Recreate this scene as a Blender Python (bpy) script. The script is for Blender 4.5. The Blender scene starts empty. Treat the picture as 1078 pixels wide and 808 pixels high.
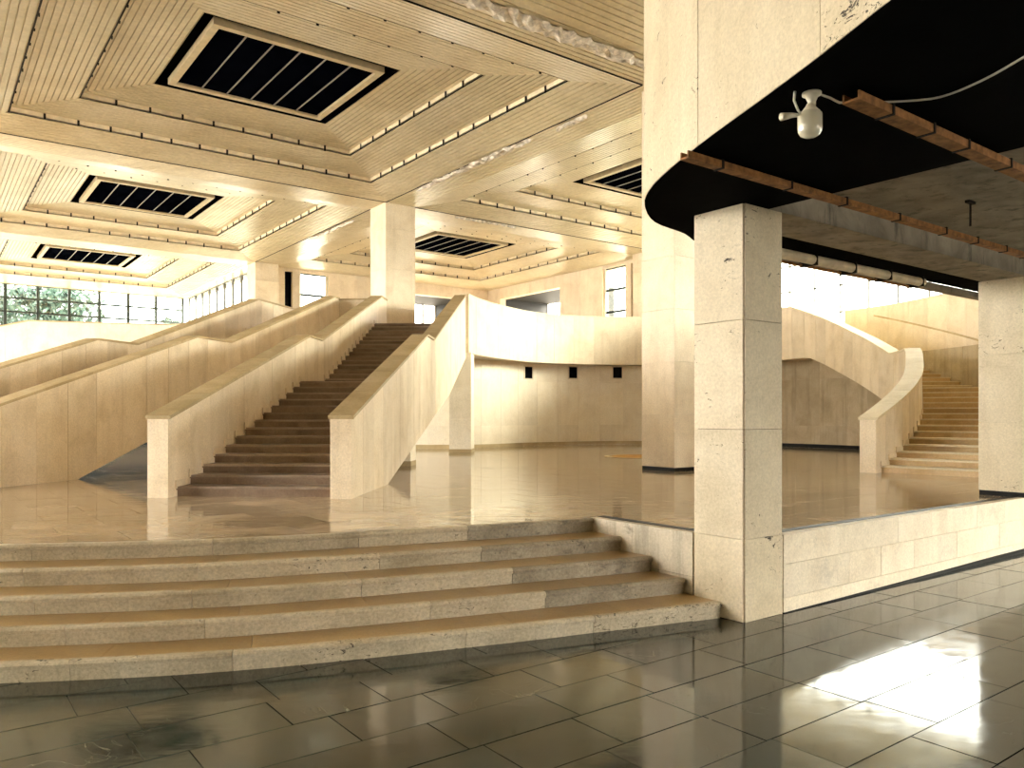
import bpy, bmesh, math, random
from mathutils import Vector
from mathutils.geometry import tessellate_polygon
random.seed(7)
SC = bpy.context.scene
COL = SC.collection

# ---------------------------------------------------------------- camera
EYE = 1.75
F = 832.0                      # focal length in pixels of a 1078 px wide frame
cd = bpy.data.cameras.new('camera'); cam = bpy.data.objects.new('camera', cd); COL.objects.link(cam)
cd.sensor_fit = 'HORIZONTAL'; cd.sensor_width = 36.0; cd.lens = 36.0 * F / 1078.0
cd.shift_y = 33.0 / 1078.0; cd.clip_start = 0.05; cd.clip_end = 500
cam.location = (0, 0, EYE); cam.rotation_euler = (math.pi / 2, 0, 0)
SC.camera = cam

# ---------------------------------------------------------------- sky, exposure
SKY_COL = (1.0, 0.95, 0.865); SKY = 3.6
w = bpy.data.worlds.new('sky'); SC.world = w; w.use_nodes = True
bg = w.node_tree.nodes['Background']; bg.inputs[0].default_value = (*SKY_COL, 1); bg.inputs[1].default_value = SKY
sl = bpy.data.lights.new('hazy_sun', 'SUN'); sl.energy = 3.8; sl.angle = math.radians(22); sl.color = (1.0, 0.93, 0.78)
sun = bpy.data.objects.new('hazy_sun', sl); COL.objects.link(sun)
SUN_FROM = Vector((1.0, -0.30, 0.25)); sun.rotation_euler = SUN_FROM.to_track_quat('Z', 'Y').to_euler(); sun.location = (30, -6, 20)
SC.view_settings.view_transform = 'Standard'; SC.view_settings.look = 'None'
SC.view_settings.gamma = 1.0; SC.view_settings.use_curve_mapping = False
SC.view_settings.exposure = 2.6
SC.cycles.diffuse_bounces = 7; SC.cycles.max_bounces = 14

# ---------------------------------------------------------------- building axes
# world x/y is the camera's right/forward; the hall's own grid (u to the right and away, v to the left and away) is turned
CU, SU = 0.8, 0.6
def W(u, v): return (CU * u - SU * v, SU * u + CU * v)
ANG = math.atan2(SU, CU)
U0, V0, BU, BV = 11.61, 21.57, 11.59, 11.43     # a column of the grid and the bay size
ZC = 8.09                                        # underside of the ceiling beams
P = 0.692                                        # platform level
R5 = P / 5.0
SOF, UPP, PTOP = 3.54, 4.24, 5.16                # gallery underside, floor, parapet top

# ---------------------------------------------------------------- materials
MATS = {}
def nodes(name):
    m = bpy.data.materials.new(name); m.use_nodes = True; MATS[name] = m
    nt = m.node_tree; return m, nt, nt.nodes['Principled BSDF']
def nd(nt, typ, **kw):
    n = nt.nodes.new(typ)
    for k, v in kw.items():
        if k.startswith('i_'): n.inputs[k[2:].replace('_', ' ')].default_value = v
        else: setattr(n, k, v)
    return n
def ramp(nt, stops, interp='LINEAR'):
    r = nt.nodes.new('ShaderNodeValToRGB'); cr = r.color_ramp; cr.interpolation = interp
    while len(cr.elements) < len(stops): cr.elements.new(0.5)
    for e, (p, c) in zip(cr.elements, stops):
        e.position = p; e.color = (c[0], c[1], c[2], 1) if not isinstance(c, float) else (c, c, c, 1)
    return r
def mixc(nt, a, b, fac, blend='MIX'):
    m = nt.nodes.new('ShaderNodeMix'); m.data_type = 'RGBA'; m.blend_type = blend
    for sock, val in ((m.inputs[0], fac), (m.inputs[6], a), (m.inputs[7], b)):
        if hasattr(val, 'is_output'): nt.links.new(val, sock)
        elif isinstance(val, (int, float)): sock.default_value = val
        else: sock.default_value = (*val, 1)
    return m.outputs[2]
def pos(nt, scale=(1, 1, 1), rot=(0, 0, 0), jitter=0.0):
    g = nt.nodes.new('ShaderNodeNewGeometry'); mp = nt.nodes.new('ShaderNodeMapping')
    mp.inputs['Scale'].default_value = scale; mp.inputs['Rotation'].default_value = rot
    nt.links.new(g.outputs['Position'], mp.inputs['Vector'])
    if jitter:
        oi = nt.nodes.new('ShaderNodeObjectInfo'); mu = nd(nt, 'ShaderNodeMath', operation='MULTIPLY'); mu.inputs[1].default_value = jitter
        nt.links.new(oi.outputs['Random'], mu.inputs[0]); nt.links.new(mu.outputs[0], mp.inputs['Location'])
    return mp.outputs['Vector']
def noise(nt, vec, scale, detail=4, rough=0.55, dist=0.0):
    n = nd(nt, 'ShaderNodeTexNoise'); n.inputs['Scale'].default_value = scale; n.inputs['Detail'].default_value = detail
    n.inputs['Roughness'].default_value = rough; n.inputs['Distortion'].default_value = dist
    nt.links.new(vec, n.inputs['Vector']); return n.outputs['Fac']
def rnd(nt, lo, hi):
    oi = nt.nodes.new('ShaderNodeObjectInfo'); mr = nd(nt, 'ShaderNodeMapRange')
    mr.inputs['To Min'].default_value = lo; mr.inputs['To Max'].default_value = hi
    nt.links.new(oi.outputs['Random'], mr.inputs['Value']); return mr.outputs['Result']
def bump(nt, bs, h, strength=0.3, dist=0.02):
    b = nd(nt, 'ShaderNodeBump'); b.inputs['Strength'].default_value = strength; b.inputs['Distance'].default_value = dist
    nt.links.new(h, b.inputs['Height']); nt.links.new(b.outputs[0], bs.inputs['Normal'])

def stone(name, c0, c1, c2, rough=0.55, pits=0.0, streak=0.35, streak_col=(0.30, 0.21, 0.10), var=0.12, grime=0.0, spec=0.3, pit_scale=9.0, grit=0.18):
    m, nt, bs = nodes(name)
    v = pos(nt, jitter=3.0)
    a = noise(nt, v, 1.7, 6, 0.6, 0.6)
    col = ramp(nt, [(0.25, c0), (0.5, c1), (0.78, c2)]); nt.links.new(a, col.inputs[0]); c = col.outputs[0]
    vs = pos(nt, scale=(3.0, 3.0, 0.22))
    s = noise(nt, vs, 1.6, 5, 0.65)
    sr = ramp(nt, [(0.50, 0.0), (0.78, 1.0)]); nt.links.new(s, sr.inputs[0])
    sm = nd(nt, 'ShaderNodeMath', operation='MULTIPLY'); sm.inputs[1].default_value = streak; nt.links.new(sr.outputs[0], sm.inputs[0])
    c = mixc(nt, c, streak_col, sm.outputs[0])
    if var:
        hv = nt.nodes.new('ShaderNodeHueSaturation'); nt.links.new(c, hv.inputs['Color'])
        nt.links.new(rnd(nt, 1 - var, 1 + var), hv.inputs['Value']); c = hv.outputs[0]
    fine = noise(nt, v, 42, 5, 0.75)
    fr = ramp(nt, [(0.35, 1.0 - grit), (0.65, 1.06)]); nt.links.new(fine, fr.inputs[0])
    c = mixc(nt, c, fr.outputs[0], 1.0, 'MULTIPLY')
    h = fine
    if pits:
        vp = pos(nt, scale=(1, 1, 1.9), jitter=5.0)
        k = noise(nt, vp, pit_scale, 7, 0.75, 1.2)
        k2 = noise(nt, v, 1.3, 2, 0.5)
        ad = nd(nt, 'ShaderNodeMath', operation='MULTIPLY_ADD'); nt.links.new(k2, ad.inputs[0]); ad.inputs[1].default_value = 0.40; nt.links.new(k, ad.inputs[2])
        pr = ramp(nt, [(0.86 - 0.03 * pits, 0.0), (0.885 - 0.03 * pits, 1.0)]); nt.links.new(ad.outputs[0], pr.inputs[0])
        c = mixc(nt, c, (0.035, 0.025, 0.015), pr.outputs[0])
    if grime:
        g2 = noise(nt, pos(nt, scale=(1, 1, 1.6)), 2.6, 6, 0.7)
        gr = ramp(nt, [(0.56, 0.0), (0.68, 1.0)]); nt.links.new(g2, gr.inputs[0])
        gm = nd(nt, 'ShaderNodeMath', operation='MULTIPLY'); gm.inputs[1].default_value = grime; nt.links.new(gr.outputs[0], gm.inputs[0])
        c = mixc(nt, c, (0.06, 0.052, 0.04), gm.outputs[0])
    nt.links.new(c, bs.inputs['Base Color']); bs.inputs['Roughness'].default_value = rough
    bs.inputs['Specular IOR Level'].default_value = spec
    bump(nt, bs, h, 0.25, 0.006)
    return m
def plain(name, c, rough=0.5, metal=0.0, spec=0.4, var=0.0, mott=0.25, scale=6.0):
    m, nt, bs = nodes(name)
    a = noise(nt, pos(nt), scale, 5, 0.6)
    lo = tuple(x * (1 - mott) for x in c); hi = tuple(min(1, x * (1 + mott)) for x in c)
    r = ramp(nt, [(0.3, lo), (0.7, hi)]); nt.links.new(a, r.inputs[0]); col = r.outputs[0]
    if var:
        hv = nt.nodes.new('ShaderNodeHueSaturation'); nt.links.new(col, hv.inputs['Color'])
        nt.links.new(rnd(nt, 1 - var, 1 + var), hv.inputs['Value']); col = hv.outputs[0]
    nt.links.new(col, bs.inputs['Base Color']); bs.inputs['Roughness'].default_value = rough
    bs.inputs['Metallic'].default_value = metal; bs.inputs['Specular IOR Level'].default_value = spec
    return m

stone('travertine', (0.68, 0.56, 0.40), (0.78, 0.665, 0.50), (0.84, 0.74, 0.58), streak=0.22, var=0.07)
stone('travertine_warm', (0.68, 0.56, 0.38), (0.80, 0.685, 0.51), (0.86, 0.76, 0.60), streak=0.22, var=0.07)
stone('travertine_pitted', (0.55, 0.465, 0.31), (0.66, 0.57, 0.40), (0.73, 0.645, 0.475), streak=0.16, pits=0.75, var=0.06)
stone('coping_stone', (0.36, 0.27, 0.13), (0.48, 0.37, 0.20), (0.58, 0.47, 0.29), streak=0.25, var=0.10)
stone('coping_pale', (0.66, 0.56, 0.36), (0.76, 0.67, 0.47), (0.82, 0.74, 0.55), streak=0.10, var=0.05)
stone('retaining_stone', (0.66, 0.56, 0.40), (0.80, 0.71, 0.54), (0.86, 0.78, 0.62), streak=0.15, var=0.08, grime=0.22)
stone('nosing_stone', (0.42, 0.35, 0.23), (0.60, 0.52, 0.37), (0.70, 0.62, 0.46), streak=0.10, var=0.10, pits=0.75, grime=0.18, pit_scale=14.0, grit=0.30)
stone('nosing_grimy', (0.20, 0.17, 0.12), (0.40, 0.345, 0.25), (0.58, 0.51, 0.38), streak=0.3, streak_col=(0.04, 0.035, 0.03), var=0.10, pits=0.75, grime=0.8, pit_scale=14.0, grit=0.35)
stone('retaining_grimy', (0.42, 0.36, 0.26), (0.58, 0.51, 0.38), (0.70, 0.63, 0.49), streak=0.65, streak_col=(0.05, 0.042, 0.03), var=0.08, grime=0.6)
stone('tread_stone', (0.32, 0.195, 0.070), (0.41, 0.265, 0.10), (0.49, 0.335, 0.14), streak=0.05, var=0.07, rough=0.28, spec=0.5)
stone('stair_dark', (0.16, 0.10, 0.065), (0.27, 0.19, 0.13), (0.36, 0.28, 0.21), streak=0.25, streak_col=(0.07, 0.045, 0.03), var=0.18, rough=0.4)
stone('tread_worn', (0.24, 0.175, 0.125), (0.36, 0.28, 0.21), (0.46, 0.38, 0.30), streak=0.1, var=0.22, rough=0.45)
stone('stair_gold', (0.45, 0.30, 0.14), (0.60, 0.43, 0.22), (0.70, 0.55, 0.34), streak=0.30, streak_col=(0.30, 0.15, 0.05), var=0.14, rough=0.45)
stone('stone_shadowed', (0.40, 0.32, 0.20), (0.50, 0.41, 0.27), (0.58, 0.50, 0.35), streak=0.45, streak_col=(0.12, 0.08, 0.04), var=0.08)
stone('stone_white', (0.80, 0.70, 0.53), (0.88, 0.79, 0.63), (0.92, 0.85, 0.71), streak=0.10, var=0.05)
plain('skirting_black', (0.006, 0.006, 0.005), 0.5, mott=0.4, spec=0.1)
plain('joint_brown', (0.05, 0.030, 0.015), 0.8)
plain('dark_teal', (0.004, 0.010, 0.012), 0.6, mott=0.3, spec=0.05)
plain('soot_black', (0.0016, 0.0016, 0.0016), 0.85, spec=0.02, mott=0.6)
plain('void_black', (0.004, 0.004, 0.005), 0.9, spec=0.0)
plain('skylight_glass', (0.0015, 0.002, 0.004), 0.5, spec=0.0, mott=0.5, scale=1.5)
plain('frame_grey', (0.24, 0.23, 0.20), 0.4, mott=0.1)
plain('frame_cream', (0.62, 0.52, 0.34), 0.45, mott=0.12)
plain('mullion_green', (0.03, 0.04, 0.035), 0.5, mott=0.1)
plain('mullion_pale', (0.14, 0.145, 0.14), 0.5, mott=0.1)
plain('lip_wood', (0.78, 0.68, 0.50), 0.5, mott=0.15, var=0.08)
plain('bracket_dark', (0.018, 0.014, 0.010), 0.6, spec=0.1)
plain('torn_paper', (0.66, 0.60, 0.52), 0.9, mott=0.45, scale=7.0)
plain('ceramic', (0.70, 0.64, 0.50), 0.3, mott=0.1)
plain('cable_white', (0.62, 0.58, 0.48), 0.5, mott=0.1)
plain('rust', (0.30, 0.135, 0.042), 0.75, mott=0.55, scale=14.0, var=0.1)
plain('pipe_pale', (0.60, 0.50, 0.33), 0.5, mott=0.2)
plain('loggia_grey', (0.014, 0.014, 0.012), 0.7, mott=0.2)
plain('bark', (0.12, 0.085, 0.05), 0.9, mott=0.4)
plain('leaf', (0.036, 0.066, 0.050), 0.6, mott=0.4, var=0.2)
plain('paving_outside', (0.45, 0.43, 0.38), 0.9, mott=0.15)
plain('white_paint', (0.78, 0.74, 0.64), 0.5, mott=0.06)

def ceiling_mat():
    m, nt, bs = nodes('ceiling_slat')
    a = noise(nt, pos(nt, rot=(0, 0, -ANG)), 0.7, 5, 0.6, 0.5)
    r = ramp(nt, [(0.25, (0.57, 0.47, 0.29)), (0.5, (0.69, 0.60, 0.41)), (0.8, (0.79, 0.71, 0.54))]); nt.links.new(a, r.inputs[0])
    hv = nt.nodes.new('ShaderNodeHueSaturation'); nt.links.new(r.outputs[0], hv.inputs['Color']); nt.links.new(rnd(nt, 0.9, 1.08), hv.inputs['Value'])
    f = noise(nt, pos(nt), 9, 5, 0.7); fr = ramp(nt, [(0.3, 0.85), (0.65, 1.04)]); nt.links.new(f, fr.inputs[0])
    nt.links.new(mixc(nt, hv.outputs[0], fr.outputs[0], 1.0, 'MULTIPLY'), bs.inputs['Base Color'])
    bs.inputs['Roughness'].default_value = 0.33; bs.inputs['Metallic'].default_value = 0.15; bs.inputs['Specular IOR Level'].default_value = 0.5
ceiling_mat()
def slate(name, cols, rough, brick=False, wave=0.12, var=0.25, spec=0.5, wscale=(1.0, 2.0, 1.0)):
    m, nt, bs = nodes(name)
    v = pos(nt, jitter=9.0)
    a = noise(nt, v, 1.1, 6, 0.62, 0.8)
    r = ramp(nt, list(zip((0.22, 0.45, 0.62, 0.82), cols))); nt.links.new(a, r.inputs[0]); c = r.outputs[0]
    hv = nt.nodes.new('ShaderNodeHueSaturation'); nt.links.new(c, hv.inputs['Color']); nt.links.new(rnd(nt, 1 - var, 1 + var), hv.inputs['Value']); c = hv.outputs[0]
    # pale mineral veins, sparse
    vv = noise(nt, v, 2.2, 3, 0.5, 2.0); vr = ramp(nt, [(0.492, 0.0), (0.5, 1.0), (0.508, 0.0)]); nt.links.new(vv, vr.inputs[0])
    v2 = noise(nt, v, 0.6, 2, 0.5); v2r = ramp(nt, [(0.58, 0.0), (0.7, 0.55)]); nt.links.new(v2, v2r.inputs[0])
    mm = nd(nt, 'ShaderNodeMath', operation='MULTIPLY'); nt.links.new(vr.outputs[0], mm.inputs[0]); nt.links.new(v2r.outputs[0], mm.inputs[1])
    c = mixc(nt, c, (0.42, 0.36, 0.24), mm.outputs[0])
    if brick:
        b = nd(nt, 'ShaderNodeTexBrick'); nt.links.new(pos(nt, rot=(0, 0, -ANG)), b.inputs['Vector'])
        b.inputs['Scale'].default_value = 1.0; b.inputs['Mortar Size'].default_value = 0.006; b.inputs['Brick Width'].default_value = 0.9; b.inputs['Row Height'].default_value = 0.6
        b.inputs['Color1'].default_value = (1, 1, 1, 1); b.inputs['Color2'].default_value = (0.8, 0.8, 0.8, 1); b.inputs['Mortar'].default_value = (0.45, 0.45, 0.45, 1)
        c = mixc(nt, c, b.outputs['Color'], 1.0, 'MULTIPLY')
    nt.links.new(c, bs.inputs['Base Color'])
    rr = noise(nt, v, 3.0, 5, 0.6); rm = nd(nt, 'ShaderNodeMapRange'); nt.links.new(rr, rm.inputs['Value'])
    rm.inputs['From Min'].default_value = 0.3; rm.inputs['From Max'].default_value = 0.7
    rm.inputs['To Min'].default_value = rough * 0.55; rm.inputs['To Max'].default_value = rough * 1.6
    nt.links.new(rm.outputs[0], bs.inputs['Roughness']); bs.inputs['Specular IOR Level'].default_value = spec
    wv = noise(nt, pos(nt, scale=wscale, rot=(0, 0, -ANG * 0.35)), 2.2, 3, 0.5)
    bump(nt, bs, wv, wave, 0.02)
slate('slate_dark', [(0.004, 0.014, 0.014), (0.010, 0.024, 0.022), (0.034, 0.033, 0.021), (0.085, 0.066, 0.036)], 0.085, wave=0.05, var=0.35, spec=0.6)
slate('floor_polished', [(0.24, 0.18, 0.11), (0.41, 0.315, 0.20), (0.56, 0.445, 0.30), (0.66, 0.55, 0.39)], 0.05, brick=False, wave=0.10, var=0.15, spec=1.0, wscale=(0.5, 5.0, 1.0))
slate('floor_polished_far', [(0.24, 0.18, 0.11), (0.41, 0.315, 0.20), (0.56, 0.445, 0.30), (0.66, 0.55, 0.39)], 0.05, brick=True, wave=0.10, var=0.0, spec=1.0, wscale=(0.5, 5.0, 1.0))
plain('medallion', (0.42, 0.23, 0.06), 0.7, spec=0.1, mott=0.3)
def concrete_mat():
    m, nt, bs = nodes('concrete_stained')
    a = noise(nt, pos(nt), 2.2, 7, 0.65, 0.6)
    r = ramp(nt, [(0.25, (0.16, 0.135, 0.10)), (0.5, (0.30, 0.26, 0.195)), (0.78, (0.46, 0.39, 0.285))]); nt.links.new(a, r.inputs[0])
    s = noise(nt, pos(nt, scale=(2.2, 2.2, 0.5)), 2.5, 6, 0.7); sr = ramp(nt, [(0.54, 0.0), (0.70, 0.75)]); nt.links.new(s, sr.inputs[0])
    nt.links.new(mixc(nt, r.outputs[0], (0.03, 0.034, 0.03), sr.outputs[0]), bs.inputs['Base Color'])
    bs.inputs['Roughness'].default_value = 0.85; bump(nt, bs, a, 0.4, 0.02)
concrete_mat()
def glass_mat():
    m = bpy.data.materials.new('pane_glass'); m.use_nodes = True; MATS['pane_glass'] = m; nt = m.node_tree
    nt.nodes.remove(nt.nodes['Principled BSDF']); o = nt.nodes['Material Output']
    t = nd(nt, 'ShaderNodeBsdfTransparent'); t.inputs[0].default_value = (0.93, 0.96, 0.94, 1)
    g = nd(nt, 'ShaderNodeBsdfGlossy'); g.inputs['Roughness'].default_value = 0.03
    mx = nd(nt, 'ShaderNodeMixShader'); mx.inputs[0].default_value = 0.07
    nt.links.new(t.outputs[0], mx.inputs[1]); nt.links.new(g.outputs[0], mx.inputs[2]); nt.links.new(mx.outputs[0], o.inputs['Surface'])
glass_mat()
def bulb_mat():
    m, nt, bs = nodes('bulb_glass')
    bs.inputs['Base Color'].default_value = (0.80, 0.76, 0.60, 1); bs.inputs['Roughness'].default_value = 0.2
    bs.inputs['Transmission Weight'].default_value = 0.25
bulb_mat()

# ---------------------------------------------------------------- mesh helpers
class MB:
    def __init__(self): self.v = []; self.f = []
    def add(self, vs, fs):
        n = len(self.v); self.v += [tuple(p) for p in vs]; self.f += [tuple(n + i for i in f) for f in fs]; return self
    def prism(self, poly, z0, z1):
        n = len(poly); area = sum(poly[i][0] * poly[(i + 1) % n][1] - poly[(i + 1) % n][0] * poly[i][1] for i in range(n))
        if area < 0: poly = poly[::-1]
        vs = [(x, y, z0) for x, y in poly] + [(x, y, z1) for x, y in poly]
        fs = [(i, (i + 1) % n, n + (i + 1) % n, n + i) for i in range(n)]
        if n <= 4: fs += [tuple(range(n - 1, -1, -1)), tuple(range(n, 2 * n))]
        else:
            tri = tessellate_polygon([[Vector((x, y, 0)) for x, y in poly]])
            for a, b, c in tri:
                s = (poly[b][0] - poly[a][0]) * (poly[c][1] - poly[a][1]) - (poly[c][0] - poly[a][0]) * (poly[b][1] - poly[a][1])
                if s < 0: b, c = c, b
                fs += [(a, c, b), (n + a, n + b, n + c)]
        return self.add(vs, fs)
    def ubox(self, u0, u1, v0, v1, z0, z1):          # box on the hall's grid
        return self.prism([W(u0, v0), W(u1, v0), W(u1, v1), W(u0, v1)], z0, z1)
    def hexa(self, b4, t4):                           # 4 bottom, 4 top points, both counter-clockwise from above
        return self.add(list(b4) + list(t4), [(3, 2, 1, 0), (4, 5, 6, 7), (0, 1, 5, 4), (1, 2, 6, 5), (2, 3, 7, 6), (3, 0, 4, 7)])
    def tube(self, pts, r, n=8, cap=True):
        pts = [Vector(p) for p in pts]; rings = []
        for i, p in enumerate(pts):
            d = (pts[min(i + 1, len(pts) - 1)] - pts[max(i - 1, 0)]).normalized()
            up = Vector((0, 0, 1)) if abs(d.z) < 0.95 else Vector((1, 0, 0))
            a = d.cross(up).normalized(); b = a.cross(d).normalized()
            rr = r[i] if isinstance(r, (list, tuple)) else r
            rings.append([p + a * rr * math.cos(2 * math.pi * k / n) + b * rr * math.sin(2 * math.pi * k / n) for k in range(n)])
        vs = [q for ring in rings for q in ring]; fs = []
        for i in range(len(pts) - 1):
            for k in range(n):
                k2 = (k + 1) % n; fs.append((i * n + k, (i + 1) * n + k, (i + 1) * n + k2, i * n + k2))
        if cap: fs += [tuple(range(n)), tuple((len(pts) - 1) * n + k for k in range(n - 1, -1, -1))]
        return self.add(vs, fs)
    def lathe(self, prof, c, n=20):                   # prof: (r, z) list
        vs = []; fs = []
        for r, z in prof: vs += [(c[0] + r * math.cos(2 * math.pi * k / n), c[1] + r * math.sin(2 * math.pi * k / n), c[2] + z) for k in range(n)]
        for i in range(len(prof) - 1):
            for k in range(n): k2 = (k + 1) % n; fs.append((i * n + k, i * n + k2, (i + 1) * n + k2, (i + 1) * n + k))
        return self.add(vs, fs)
    def build(self, name, mat, parent=None, smooth=False, **tags):
        me = bpy.data.meshes.new(name); me.from_pydata(self.v, [], self.f); me.materials.append(MATS[mat])
        if smooth:
            for p in me.polygons: p.use_smooth = True
        me.update()
        o = bpy.data.objects.new(name, me); COL.objects.link(o)
        if parent is not None: o.parent = parent
        for k, v in tags.items(): o[k] = v
        return o
def empty(name, **tags):
    o = bpy.data.objects.new(name, None); COL.objects.link(o)
    for k, v in tags.items(): o[k] = v
    return o

class Path:
    def __init__(self, pts, smooth=False, ds=0.2):
        pts = [Vector((p[0], p[1])) for p in pts]
        if smooth:
            out = []
            for i in range(len(pts) - 1):
                p0 = pts[max(i - 1, 0)]; p1 = pts[i]; p2 = pts[i + 1]; p3 = pts[min(i + 2, len(pts) - 1)]
                n = max(2, int((p2 - p1).length / ds))
                for k in range(n):
                    t = k / n
                    out.append(0.5 * ((2 * p1) + (p2 - p0) * t + (2 * p0 - 5 * p1 + 4 * p2 - p3) * t * t + (3 * p1 - p0 - 3 * p2 + p3) * t ** 3))
            pts = out + [pts[-1]]
        self.p = pts; self.smooth = smooth
        self.s = [0.0]
        for a, b in zip(pts, pts[1:]): self.s.append(self.s[-1] + (b - a).length)
        self.L = self.s[-1]
    def _loc(self, s):
        i = 0
        lo, hi = 0, len(self.s) - 1
        while hi - lo > 1:
            m = (lo + hi) // 2
            if self.s[m] <= s: lo = m
            else: hi = m
        return lo
    def at(self, s):
        i = self._loc(s); t = (s - self.s[i]) / max(1e-9, self.s[i + 1] - self.s[i])
        return self.p[i] + (self.p[i + 1] - self.p[i]) * t
    def tan(self, s):
        e = 0.12 if self.smooth else 0.01
        return (self.at(min(self.L, s + e)) - self.at(max(0, s - e))).normalized()
    def off(self, s, o):
        t = self.tan(s); q = self.at(s); return (q.x - t.y * o, q.y + t.x * o)      # positive = left of the direction
    def nearest_s(self, pt):
        pt = Vector(pt); best = min(range(len(self.p)), key=lambda i: (self.p[i] - pt).length); return self.s[best]
def lin(table):
    def f(s):
        if s <= table[0][0]: return table[0][1]
        for (a, za), (b, zb) in zip(table, table[1:]):
            if s <= b: return za + (zb - za) * (s - a) / max(1e-9, b - a)
        return table[-1][1]
    return f
def strip(mb, path, ss, zb, zt, o0, o1):
    lo, hi = min(o0, o1), max(o0, o1); n = len(ss); vs = []
    for s in ss:
        a = path.off(s, hi); b = path.off(s, lo)
        vs += [(a[0], a[1], zb(s)), (b[0], b[1], zb(s)), (b[0], b[1], zt(s)), (a[0], a[1], zt(s))]
    fs = [(0, 1, 2, 3)]
    for i in range(n - 1):
        for k in range(4):
            k2 = (k + 1) % 4; fs.append((4 * i + k, 4 * i + 4 + k, 4 * i + 4 + k2, 4 * i + k2))
    m = 4 * (n - 1); fs.append((m + 3, m + 2, m + 1, m))
    return mb.add(vs, fs)
def samples(path, a, b, breaks=(), ds=0.25):
    out = {round(a, 5), round(b, 5)}
    for k in breaks:
        if a + 1e-3 < k < b - 1e-3: out.add(round(k, 5))
    if path.smooth:
        n = int((b - a) / ds)
        for i in range(1, n + 1): out.add(round(a + (b - a) * i / (n + 1), 5))
    return sorted(out)
def clad(parent, path, s0, s1, zb, zt, o0, o1, mat, plen=0.6, breaks=(), rows=None, name='wall_panel', gap=0.003, coping=None, cop_over=0.03, cop_h=0.045, cop_len=1.2, skirt=None):
    """A wall along a path built from single stone panels on a core, with coping stones on top."""
    n = max(1, round((s1 - s0) / plen)); L = (s1 - s0) / n
    rows = rows or [(0.0, 1.0)]
    for i in range(n):
        a, b = s0 + i * L + gap, s0 + (i + 1) * L - gap
        for r0, r1 in rows:
            zb2 = (lambda s, r0=r0: zb(s) + (zt(s) - zb(s)) * r0 + (0.003 if r0 > 0 else 0))
            zt2 = (lambda s, r1=r1: zb(s) + (zt(s) - zb(s)) * r1 - (0.003 if r1 < 1 else 0))
            j = random.uniform(-0.0015, 0.0015)
            strip(MB(), path, samples(path, a, b, breaks), zb2, zt2, o0 - j, o1 + j).build(name, mat, parent) if False else \
                _panel(parent, name, mat, path, samples(path, a, b, breaks), zb2, zt2, o0, o1, j)
    c = MB(); strip(c, path, samples(path, s0 + 0.01, s1 - 0.01, breaks), lambda s: zb(s) + 0.01, lambda s: zt(s) - 0.01, o0 + 0.012 * (1 if o1 > o0 else -1), o1 - 0.012 * (1 if o1 > o0 else -1))
    c.build('wall_core', mat, parent)
    if coping:
        m = max(1, round((s1 - s0) / cop_len)); l = (s1 - s0) / m
        e = cop_over * (1 if o1 > o0 else -1)
        for i in range(m):
            a, b = s0 + i * l + gap, s0 + (i + 1) * l - gap
            if i == 0: a = max(0, a - cop_over)
            strip(MB(), path, samples(path, a, b, breaks), lambda s: zt(s) + 0.002, lambda s: zt(s) + cop_h, o0 - e, o1 + e)
            _panel(parent, 'coping_stone', coping, path, samples(path, a, b, breaks), lambda s: zt(s) + 0.002, lambda s: zt(s) + cop_h, o0 - e, o1 + e, 0)
def _panel(parent, name, mat, path, ss, zb, zt, o0, o1, j):
    d = 1 if o1 > o0 else -1
    mb = MB(); strip(mb, path, ss, zb, zt, o0 - j * d, o1 + j * d); return mb.build(name, mat, parent)

def stairs(parent, lp, rp, fronts, zs, mat, skirt_side=None, skirt_mat=None, tend=None, tread_mat='tread_worn'):
    """fronts: the t of every nosing; lp(t), rp(t): left and right edge of the flight; zs: tread levels."""
    for k, t0 in enumerate(fronts):
        t1 = fronts[k + 1] if k + 1 < len(fronts) else tend
        z = zs[k]; r = 0.124
        prof = [(t0, z - r - 0.10), (t0, z - 0.04), (t0 - 0.03, z - 0.04), (t0 - 0.03, z), (t1 + 0.02, z), (t1 + 0.02, z - r - 0.10)]
        vs = [(*lp(t), zz) for t, zz in prof] + [(*rp(t), zz) for t, zz in prof]
        n = len(prof); fs = [(i, n + i, n + (i + 1) % n, (i + 1) % n) for i in range(n)]
        fs += [tuple(range(n)), tuple(range(2 * n - 1, n - 1, -1))]
        st = MB().add(vs, fs).build('step', mat, parent)
        a, b, c, d = [Vector(q) for q in (lp(t0 - 0.034), rp(t0 - 0.034), rp(t1 - 0.002), lp(t1 - 0.002))]
        MB().prism([tuple(a), tuple(b), tuple(c), tuple(d)], z - 0.022, z + 0.006).build('tread', tread_mat, st)
        if skirt_side is not None:
            a = Vector(lp(t0 - 0.06)); b = Vector(lp(t0 + 0.19)); c = Vector(rp(t0 + 0.19)); d = Vector(rp(t0 - 0.06))
            q = 0.022 / (c - b).length
            MB().prism([tuple(a - (d - a) * 0.002), tuple(a + (d - a) * q), tuple(b + (c - b) * q), tuple(b - (c - b) * 0.002)], z - 0.02, z + 0.09).build('skirting_block', skirt_mat, parent)

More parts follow.
